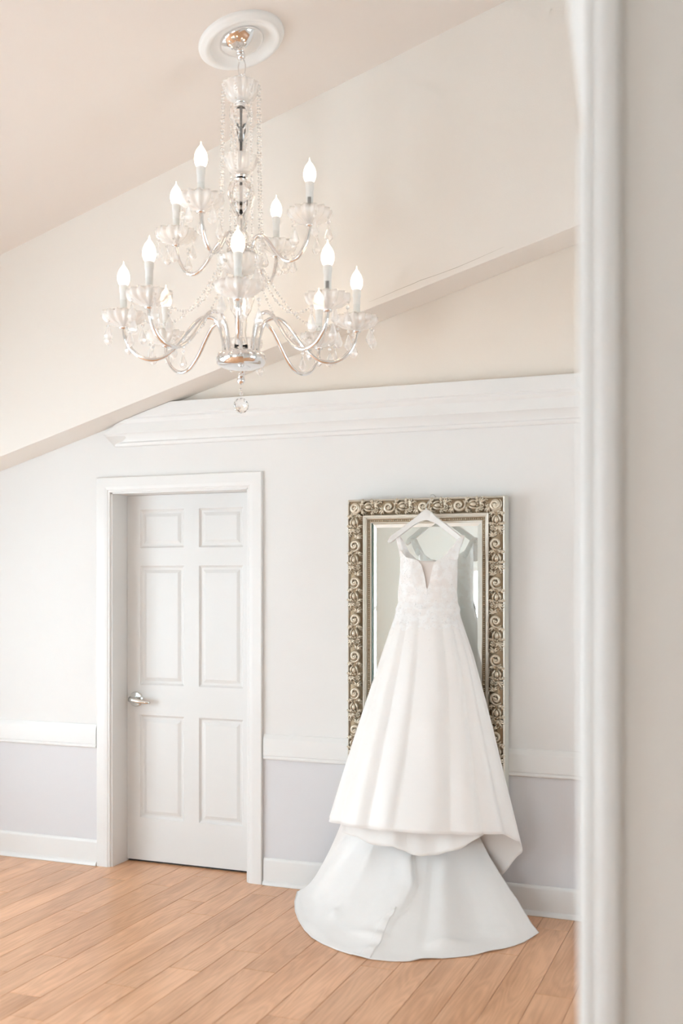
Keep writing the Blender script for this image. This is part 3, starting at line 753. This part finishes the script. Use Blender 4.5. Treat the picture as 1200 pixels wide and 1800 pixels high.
def wr(s_, t):
    e = sm(t / 0.25) * sm((1 - t) / 0.10)
    q = 0.020 * math.exp(-((s_ - 0.30 - 0.05 * t) / 0.045) ** 2) * (1 - 0.7 * t)
    q += 0.026 * math.exp(-((s_ - 0.74 + 0.04 * t) / 0.04) ** 2) * (1 - 0.65 * t)
    q += 0.020 * math.exp(-((s_ - 0.13) / 0.04) ** 2) * (1 - 0.8 * t)
    q += 0.020 * math.exp(-((s_ - 0.72) / 0.05) ** 2 - ((t - 0.84) / 0.05) ** 2)
    q += 0.014 * math.exp(-((s_ - 0.33) / 0.03) ** 2 - ((t - 0.70) / 0.05) ** 2)
    q += 0.012 * math.exp(-((s_ - 0.50) / 0.05) ** 2 - ((t - 0.76) / 0.04) ** 2)
    ds = s_ - interp([(0.0, 0.54), (0.2, 0.55), (0.35, 0.585), (0.48, 0.57), (0.6, 0.542), (0.8, 0.547), (1.0, 0.547)], t)
    q += 0.020 * (math.exp(-(ds / (0.012 if ds > 0 else 0.05)) ** 2)) * sm(t / 0.2) * (1 - 0.7 * sm((t - 0.35) / 0.4))
    q += 0.0045 * math.exp(-((ds + 0.016) / 0.016) ** 2) * (0.6 + math.sin(t * 52 + 60 * ds)) * sm((t - 0.5) / 0.1)
    q += 0.009 * noise.noise(Vector((s_ * 7, t * 3, 0.7))) + 0.0022 * noise.noise(Vector((s_ * 22, t * 8, 4.2)))
    return q * e
def train_pt(s_, t):
    p = train_base(s_, t)
    a = train_base(min(1, s_ + 0.01), t) - train_base(max(0, s_ - 0.01), t); b = train_base(s_, min(1, t + 0.01)) - train_base(s_, max(0, t - 0.01))
    nrm = a.cross(b)
    nrm = nrm.normalized() if nrm.length > 1e-9 else Vector((0, 0, 1))
    if nrm.z < 0: nrm = -nrm
    if nrm.y > 0.2: nrm = -nrm
    p = p + nrm * wr(s_, t)
    edge = 0.0035 + 0.004 * max(0, math.sin(s_ * 40)) * sm((t - 0.8) / 0.2) * (1 if 0.5 < s_ < 0.9 else 0.3)
    p.z = max(p.z, edge); p.y = min(p.y, 4.955)
    return p
tr_ = dch(MB().grid(170, 70, train_pt), 'train', M['satin'], thick=0.0025)
dch(MB().tube([train_pt(i / 160, 0.994) + Vector((0, 0, 0.001)) for i in range(161)], 0.0017, 6), 'train_hem', M['satin'])
# gathered centre seam tape on the train
def seam_s(t): return interp([(0.0, 0.54), (0.2, 0.55), (0.35, 0.585), (0.48, 0.57), (0.6, 0.542), (0.8, 0.547), (1.0, 0.547)], t)
def seam(u, v):
    t = lerp(0.52, 0.988, u)
    p = train_pt(seam_s(t) - 0.012 + (v - 0.5) * 0.026 * sm(u * 5 + 0.2) + 0.0015 * math.sin(u * 13), t)
    bump_ = 0.002 * noise.noise(Vector((u * 24, v * 4, 9))) * math.sin(v * PI)
    return p + Vector((0, -0.0015, 0.002 + max(0, bump_)))
dch(MB().grid(70, 10, seam), 'seam_tape', M['satin'], thick=0.001)

# bodice: front shell with deep neckline, back shell, illusion panel, straps
def bod_xy(z, side):
    xc, wd = prof_at(z)
    return xc, wd
front_top = [(704, 968), (708, 974), (714, 980), (724, 982), (734, 985), (740, 992), (746, 1012), (750, 1030), (752, 1036), (755, 1028), (759, 1005), (763, 990), (768, 985), (776, 981), (785, 973), (790, 966), (797, 958), (805, 952)]
back_top = [(700, 945), (704, 947), (712, 958), (717, 967), (728, 981), (737, 986), (752, 990), (765, 986), (780, 975), (795, 958), (806, 944)]
ZB = ZW
def bodice_front(u, v):
    if v <= 0.72: return bodice_up(u, v / 0.72)
    a = (u - 0.5) * 2; t = (v - 0.72) / 0.28
    ph = math.degrees(math.acos(max(-1, min(1, math.copysign(abs(a) ** (1 / 0.9), a)))))
    dep = 0.058 + 0.05 * (0.5 + 0.5 * noise.noise(Vector((u * 7, 2.0, 0)))) + 0.03 * abs(math.sin(u * 13 + 1))
    ps = skirt_pt(ph, 0.012 + dep * t); an = math.radians(ph)
    ps = ps + Vector((math.cos(an) * 0.0025, -math.sin(an) * 0.0028, 0))
    b1 = bodice_up(u, 1.0); off = b1 - (skirt_pt(ph, 0.0) + Vector((math.cos(an) * 0.0025, -math.sin(an) * 0.0028, 0)))
    return ps + Vector((off.x, off.y, 0)) * (1 - sm(t / 0.32))
def bodice_up(u, v):
    z_mid = P(752, 1005, 4.72).z
    a = (u - 0.5) * 2
    dep = math.sqrt(max(0.0, 1 - abs(a) ** 2.2))          # depth of the front bulge
    Yt = YC - 0.075 * dep
    xc, wd = prof_at(z_mid); Xt = xc + wd * a
    x_px = CX + FPX * (Xt * cT + Yt * sT) / (Yt * cT - Xt * sT)
    top_ = P(x_px, interp(front_top, x_px), Yt)
    zz = lerp(top_.z, ZB, v)
    xc, wd = prof_at(min(zz, z_mid))
    X = xc + wd * a
    cup = 0.018 * (math.exp(-((abs(a) - 0.48) / 0.30) ** 2)) * math.exp(-((zz - P(752, 1005, YC).z) / 0.055) ** 2)
    Y = YC - (0.072 - 0.004 * v) * dep - cup
    return Vector((X, Y, zz))
bf = dch(MB().grid(120, 60, bodice_front), 'bodice', M['lace'])
def bodice_back(u, v):
    x_px = lerp(704, 806, u); a = (u - 0.5) * 2
    dep = math.sqrt(max(0.0, 1 - abs(a) ** 2.2))
    Y = YC + 0.05 * dep
    top_ = P(lerp(705, 800, u), interp(back_top, x_px) + (1 - dep) * 18, Y)
    zz = lerp(top_.z, ZB - 0.03, v); xc, wd = prof_at(min(zz, P(752, 1004, YC).z)); Y += 0.006 * v * dep
    return Vector((xc + wd * a, Y, zz))
dch(MB().grid(50, 24, bodice_back), 'bodice_back', M['lace'])
def illus(u, v):
    xa, xb = lerp(729, 749, v), lerp(771, 756, v)
    y = lerp(986, 1046, v); x = lerp(xa, xb, u)
    return P(x, y, YC - 0.066)
dch(MB().grid(14, 16, illus), 'illusion_panel', M['illusion'], thick=0.001)
def strap(name, pts, widths):
    m = MB(); n_ = len(pts); vv = []
    for i, p in enumerate(pts):
        t = (pts[min(i + 1, n_ - 1)] - pts[max(0, i - 1)]).normalized()
        sd = Vector((1, 0, 0)); sd = (sd - t * sd.dot(t)).normalized()
        vv += [p - sd * widths[i] / 2, p, p + sd * widths[i] / 2]
    ff = []
    for i in range(n_ - 1): ff += [(i * 3, i * 3 + 1, i * 3 + 4, i * 3 + 3), (i * 3 + 1, i * 3 + 2, i * 3 + 5, i * 3 + 4)]
    m.add(vv, ff); return dch(m, name, M['lace'], thick=0.003, sub=2)
strap('strap', [P(708.5, 985, 4.765), P(706, 970, 4.775), P(702, 957, 4.785), P(699, 946.5, 4.79), P(699.5, 941.5, 4.81), P(702, 946, 4.835), P(708, 958, 4.84), P(716, 975, 4.84)], [0.034, 0.026, 0.021, 0.02, 0.02, 0.02, 0.024, 0.03])
strap('strap', [P(796, 985, 4.745), P(799, 968, 4.757), P(805, 955, 4.772), P(811, 944, 4.785), P(812.5, 939.5, 4.81), P(812, 946, 4.835), P(806, 960, 4.84), P(798, 980, 4.84)], [0.055, 0.040, 0.030, 0.025, 0.023, 0.023, 0.024, 0.03])
# beading scattered over bodice and skirt top
bm_ = MB(); rb = random.Random(3)
octv = [(1, 0, 0), (-1, 0, 0), (0, 1, 0), (0, -1, 0), (0, 0, 1), (0, 0, -1)]; octf = [(0, 2, 4), (2, 1, 4), (1, 3, 4), (3, 0, 4), (2, 0, 5), (1, 2, 5), (3, 1, 5), (0, 3, 5)]
for i in range(760):
    if i < 520: p = bodice_front(rb.uniform(0.03, 0.97), rb.uniform(0.02, 1))
    else: p = skirt_pt(rb.uniform(8, 172), abs(rb.gauss(0, 0.085)))
    r = rb.uniform(0.0011, 0.0022); p = p + Vector((0, -0.0025, 0))
    bm_.add([(p.x + a * r, p.y + b * r, p.z + c_ * r) for (a, b, c_) in octv], octf)
for (x, y) in ((717, 1094), (704, 1094), (782, 1094), (785, 1095.5), (730, 1062), (738, 1078), (793, 1043)):
    p = P(x, y, 4.70); bm_.ball((p.x, p.y, p.z), 0.003, 1)
bo_ = dch(bm_, 'beading', M['bead'], recalc=False); bo_['kind'] = 'stuff'
# ------------------------------------------------------------------ ceiling medallion and chandelier
CXY = Vector((-2.064, 4.11, 0)); CT = 4.578
def zp(y): return CAMH + (CY - y) * CT / FPX
nrm = Vector((-CS, 0, 1)).normalized()
zm = zc(CXY.x)
med = empty('ceiling_medallion', (CXY.x, CXY.y, zm)); tag(med, 'round white plaster medallion on the ceiling around the chandelier canopy', 'medallion')
med.rotation_euler = nrm.to_track_quat('Z', 'X').to_euler()
R_ = 0.187
mp_ = [(0.0, -0.006), (0.105, -0.006), (0.125, -0.009), (0.140, -0.020), (0.150, -0.026), (0.160, -0.028), (0.166, -0.026), (0.170, -0.022), (0.180, -0.020), (R_, -0.012), (R_, 0.0)]
MB().lathe(mp_, 72).build('plaster_ring', M['plaster'], med, smooth=True, angle=50)
ch = empty('chandelier', (CXY.x, CXY.y, zp(650))); tag(ch, 'two tier crystal chandelier with chrome arms and lit candle bulbs', 'chandelier')
CZ = ch.location.z
def cl(m, name, mt, parent=None, **kw):
    return m.build(name, mt, parent or ch, **kw)
def lz(y): return zp(y) - CZ
can = MB().lathe([(0.095, 0.0), (0.097, -0.008), (0.09, -0.016), (0.078, -0.026), (0.058, -0.040), (0.032, -0.050), (0.014, -0.054), (0.0, -0.055)], 56).build('canopy', M['chrome'], ch, smooth=True)
can.location = (0, 0, zm - CZ) ; can.rotation_euler = nrm.to_track_quat('Z', 'X').to_euler()
can.location = Vector((0, 0, zm - CZ)) - nrm * 0.006
tipz = zm - CZ - 0.06
cl(MB().ball((0, 0, tipz - 0.012), 0.019, 3), 'canopy_ball', M['chrome'], smooth=True)
def ring(c, r, rt, ax, sy=1.0, seg=20):
    pts = []
    for k in range(seg + 1):
        a = 2 * PI * k / seg
        u, v = r * math.cos(a), r * sy * math.sin(a)
        pts.append((c[0] + (u if ax == 'x' else 0), c[1] + (u if ax == 'y' else 0), c[2] + v))
    return MB().tube(pts, rt, 8, cap=False)
zt0 = tipz - 0.026; zb0 = lz(150)
cl(ring((0.004, 0, zt0 - 0.036), 0.017, 0.0028, 'x', 2.2), 'chain_link', M['chrome'], smooth=True)
cl(ring((0, 0, (zt0 - 0.066 + zb0) / 2 - 0.01), 0.03, 0.0028, 'x', 1.0 * ((zt0 - 0.05) - zb0) / 0.055), 'chain_link', M['chrome'], smooth=True)
cl(MB().tube([(0, 0, lz(150)), (0, 0, lz(625))], 0.0065, 12), 'stem_rod', M['chrome'], smooth=True)
def dish(r0, r1, h, th_=0.004, n_=12):
    out = []; 
    for k in range(n_ + 1):
        t = k / n_; out.append((lerp(r0, r1, t ** 0.55), h * t ** 1.6))
    inn = [(max(0.004, r - th_), z + th_ * 0.8) for (r, z) in out[::-1]]
    return out + inn
def glassdish(y_bot, r0, r1, h, name='crystal_bowl', scal=14):
    m = MB().lathe(dish(r0, r1, h), 84, (0, 0, lz(y_bot)), (scal, 0.045)); return cl(m, name, M['cut'], smooth=True)
glassdish(178, 0.026, 0.080, 0.07)
cl(MB().lathe([(0.012, 0.012), (0.024, 0.008), (0.027, 0.0), (0.024, -0.008), (0.012, -0.012)], 32, (0, 0, lz(180))), 'collar_ring', M['chrome'], smooth=True)
def vase(pr, name='glass_column'):
    out = [(r, lz(y)) for (y, r) in pr]
    # smooth profile
    pts = []
    for i in range(len(out) - 1):
        for k in range(4):
            t = sm(k / 4); pts.append((lerp(out[i][0], out[i + 1][0], t), lerp(out[i][1], out[i + 1][1], k / 4)))
    pts.append(out[-1])
    inn = [(max(0.008, r - 0.004), z) for (r, z) in pts[::-1]]
    return cl(MB().lathe(pts + inn + [pts[0]], 40), name, M['glass'], smooth=True)
vase([(184, 0.030), (194, 0.048), (205, 0.050), (225, 0.036), (248, 0.021), (266, 0.020), (276, 0.024)])
glassdish(304, 0.026, 0.072, 0.066)
cl(MB().lathe([(0.012, 0.014), (0.027, 0.009), (0.03, 0.0), (0.027, -0.009), (0.012, -0.014)], 32, (0, 0, lz(309))), 'collar_ring', M['chrome'], smooth=True)
vase([(316, 0.026), (326, 0.052), (340, 0.060), (358, 0.048), (380, 0.027), (400, 0.022), (416, 0.034), (428, 0.024)])
cl(MB().lathe([(0.010, 0.03), (0.03, 0.026), (0.05, 0.018), (0.062, 0.0), (0.062, -0.012), (0.05, -0.02), (0.01, -0.022)], 40, (0, 0, lz(440))), 'hub', M['chrome'], smooth=True, angle=50)
glassdish(480, 0.03, 0.098, 0.062, scal=16)
cl(MB().lathe([(0.012, 0.022), (0.03, 0.016), (0.04, 0.004), (0.03, -0.008), (0.02, -0.016), (0.008, -0.02)], 36, (0, 0, lz(490))), 'collar_ring', M['chrome'], smooth=True)
vase([(500, 0.020), (510, 0.046), (524, 0.058), (540, 0.048), (560, 0.026), (585, 0.022), (612, 0.03)])
cl(MB().lathe([(0.02, 0.048), (0.05, 0.044), (0.084, 0.040), (0.098, 0.034), (0.106, 0.022), (0.108, 0.008), (0.104, -0.006), (0.094, -0.018), (0.07, -0.027), (0.03, -0.031), (0.0, -0.031)], 56, (0, 0, lz(636))), 'hub', M['chrome'], smooth=True)
cl(MB().lathe([(0.006, 0.03), (0.014, 0.024), (0.008, 0.018), (0.012, 0.013), (0.019, 0.0), (0.012, -0.014), (0.004, -0.02), (0.0, -0.022)], 28, (0, 0, lz(668))), 'finial', M['chrome'], smooth=True)
cl(MB().ball((0, 0, lz(684)), 0.006, 1).ball((0, 0, lz(692)), 0.0095, 1), 'bead_drop', M['cut'])
cl(MB().ball((0, 0, lz(713)), 0.033, 2), 'crystal_ball', M['glass'])

# shared small pieces
def drop_mesh(L=0.05, wdt=0.0185):
    m = MB()
    m.ball((0, 0, -0.010), 0.0085, 1); m.ball((0, 0, -0.029), 0.0085, 1)
    m.tube([(0, 0, 0.004), (0, 0, -0.045)], 0.0008, 5)
    prof = [(0.0, 0.0), (0.0035, -0.004), (0.009, -0.018), (wdt * 0.8, -0.036), (wdt, -0.047), (wdt * 0.85, -0.057), (wdt * 0.45, -0.065), (0.0, -0.068)]
    m.lathe(prof, 8, (0, 0, -0.042)); me = m.me('crystal_pendant'); me.materials.append(M['cut']); return me
pend = drop_mesh()
bob = MB().lathe([(0.010, -0.004), (0.020, -0.002), (0.040, 0.004), (0.064, 0.013), (0.080, 0.026), (0.086, 0.042), (0.083, 0.056), (0.078, 0.055), (0.074, 0.040), (0.060, 0.024), (0.036, 0.014), (0.010, 0.011)], 96, (0, 0, 0), (14, 0.10))
bobm = bob.me('bobeche'); bobm.materials.append(M['cut']); bobm.polygons.foreach_set('use_smooth', [True] * len(bobm.polygons))
cupm = MB().lathe([(0.007, -0.016), (0.018, -0.012), (0.020, -0.006), (0.014, -0.001), (0.013, 0.016)], 24).me('arm_cup'); cupm.materials.append(M['chrome']); cupm.polygons.foreach_set('use_smooth', [True] * len(cupm.polygons))
slm = MB().lathe([(0.0145, 0.012), (0.0145, 0.112), (0.0, 0.112)], 24).me('sleeve'); slm.materials.append(M['sleeve']); slm.polygons.foreach_set('use_smooth', [True] * len(slm.polygons)); slm.set_sharp_from_angle(angle=0.7)
clm = MB().lathe([(0.0155, 0.108), (0.0155, 0.138), (0.0175, 0.142), (0.0185, 0.166), (0.0165, 0.172), (0.0, 0.172)], 24).me('collar'); clm.materials.append(M['collar']); clm.polygons.foreach_set('use_smooth', [True] * len(clm.polygons)); clm.set_sharp_from_angle(angle=0.7)
bl = [(0.0150, 0.170), (0.0205, 0.178), (0.0252, 0.192), (0.0262, 0.206), (0.0235, 0.222), (0.0175, 0.237), (0.0100, 0.248), (0.0045, 0.255), (0.0018, 0.262), (0.0008, 0.270), (0.0, 0.274)]
bm2 = MB().lathe(bl, 24); bm2.v = [(x + 0.02 * max(0, (z - 0.235)) ** 1.2, y, z) for (x, y, z) in bm2.v]
blm = bm2.me('bulb'); blm.materials.append(M['bulb']); blm.polygons.foreach_set('use_smooth', [True] * len(blm.polygons))
stm = MB().grid(6, 4, lambda u, v: (0.0149 * math.cos(-0.9 + u * 1.0), 0.0149 * math.sin(-0.9 + u * 1.0), 0.070 + v * 0.036)).me('sticker', False); stm.materials.append(M['sticker'])

def catmull(pts, n_=8):
    out = []
    P_ = [pts[0]] + pts + [pts[-1]]
    for i in range(1, len(P_) - 2):
        p0, p1, p2, p3 = [Vector(q) for q in P_[i - 1:i + 3]]
        for k in range(n_):
            t = k / n_
            out.append(0.5 * ((2 * p1) + (-p0 + p2) * t + (2 * p0 - 5 * p1 + 4 * p2 - p3) * t * t + (-p0 + 3 * p1 - 3 * p2 + p3) * t ** 3))
    out.append(Vector(pts[-1])); return out
def arm_mesh(pr, rad):
    pts = catmull([(r, 0, z) for (r, z) in pr]); m = MB().tube(pts, rad, 12)
    me = m.me('arm'); me.materials.append(M['chrome']); me.polygons.foreach_set('use_smooth', [True] * len(me.polygons)); return me
RL, ZLb = 0.495, CAMH + 1.080 - CZ
RU, ZUb = 0.325, CAMH + 1.481 - CZ
h0 = lz(622)
arm_lo = arm_mesh([(0.072, h0 - 0.01), (0.076, h0 + 0.06), (0.098, ZLb + 0.02), (0.135, ZLb + 0.042), (0.180, ZLb + 0.030), (0.225, ZLb - 0.02), (0.275, ZLb - 0.085), (0.325, ZLb - 0.128), (0.375, ZLb - 0.142), (0.425, ZLb - 0.130), (0.465, ZLb - 0.095), (0.488, ZLb - 0.05), (RL, ZLb - 0.01)], 0.0085)
hu = lz(445)
arm_up = arm_mesh([(0.05, hu), (0.055, hu + 0.03), (0.072, hu + 0.058), (0.10, hu + 0.062), (0.13, hu + 0.035), (0.165, hu - 0.012), (0.20, hu - 0.048), (0.235, hu - 0.062), (0.27, hu - 0.05), (0.298, hu - 0.015), (0.315, ZUb - 0.06), (RU, ZUb - 0.01)], 0.0085)
def make_arm(name, ame, ang, R0, Z0, ndrop, seed, sticker=False):
    a = link(name, ame, None, ch); a.rotation_euler = (0, 0, ang)
    def sub(n_, me, loc=(R0, 0, Z0), rz=0.0):
        o = bpy.data.objects.new(n_, me); C.objects.link(o); o.parent = a; o.location = loc; o.rotation_euler = (0, 0, rz); return o
    sub('arm_cup', cupm); sub('bobeche', bobm); sub('candle_sleeve', slm); sub('bulb_collar', clm); sub('candle_bulb', blm, rz=seed * 1.7)
    if sticker: sub('sticker', stm, rz=-ang + TH - PI / 2 + 0.3)
    for k in range(ndrop):
        q = 2 * PI * (k + 0.3 * (seed % 3)) / ndrop + 0.4
        sub('crystal_pendant', pend, (R0 + 0.079 * math.cos(q), 0.079 * math.sin(q), Z0 + 0.034 - 0.03 * (k % 2)), q)
    return a
for k in range(8):
    make_arm('lower_arm', arm_lo, math.radians(4 + 45 * k) + TH, RL, ZLb, 5, k, k == 7)
for k in range(4):
    make_arm('upper_arm', arm_up, math.radians(66 + 90 * k) + TH, RU, ZUb, 5, k + 3, k == 3)
# bead strings
def beads(path, r=0.0075, name='bead_string'):
    m = MB(); path = [Vector(p) for p in path]
    d_ = [0]
    for a, b in zip(path, path[1:]): d_.append(d_[-1] + (b - a).length)
    n_ = int(d_[-1] / (r * 2.15)); base = MB().ball((0, 0, 0), 1, 1)
    for k in range(n_ + 1):
        t = k / max(1, n_) * d_[-1]; i = 0
        while i < len(d_) - 2 and t > d_[i + 1]: i += 1
        p = path[i].lerp(path[i + 1], (t - d_[i]) / max(1e-6, d_[i + 1] - d_[i]))
        rr = r * (0.75 if k % 3 else 1.15)
        m.add([(p.x + v[0] * rr, p.y + v[1] * rr, p.z + v[2] * rr) for v in base.v], base.f)
    return cl(m, name, M['cut'], recalc=False)
for k in range(8):
    a = 2 * PI * k / 8 + 0.2
    z0, z1 = lz(160), lz(455)
    beads([(lerp(0.082, 0.094, t) * math.cos(a), lerp(0.082, 0.094, t) * math.sin(a), lerp(z0, z1, t)) for t in [i / 6 for i in range(7)]], 0.0062)
for k in range(8):
    a = math.radians(4 + 45 * k) + TH; p0 = Vector((0.09 * math.cos(a), 0.09 * math.sin(a), lz(466))); p1 = Vector((0.42 * math.cos(a), 0.42 * math.sin(a), ZLb + 0.03))
    beads([p0.lerp(p1, t) - Vector((0, 0, 0.11 * math.sin(PI * t) ** 0.9)) for t in [i / 14 for i in range(15)]], 0.0068)
for k in range(8):      # drops round the middle bowl
    a = 2 * PI * (k + 0.5) / 8
    o = bpy.data.objects.new('crystal_pendant', pend); C.objects.link(o); o.parent = ch; o.location = (0.096 * math.cos(a), 0.096 * math.sin(a), lz(462))
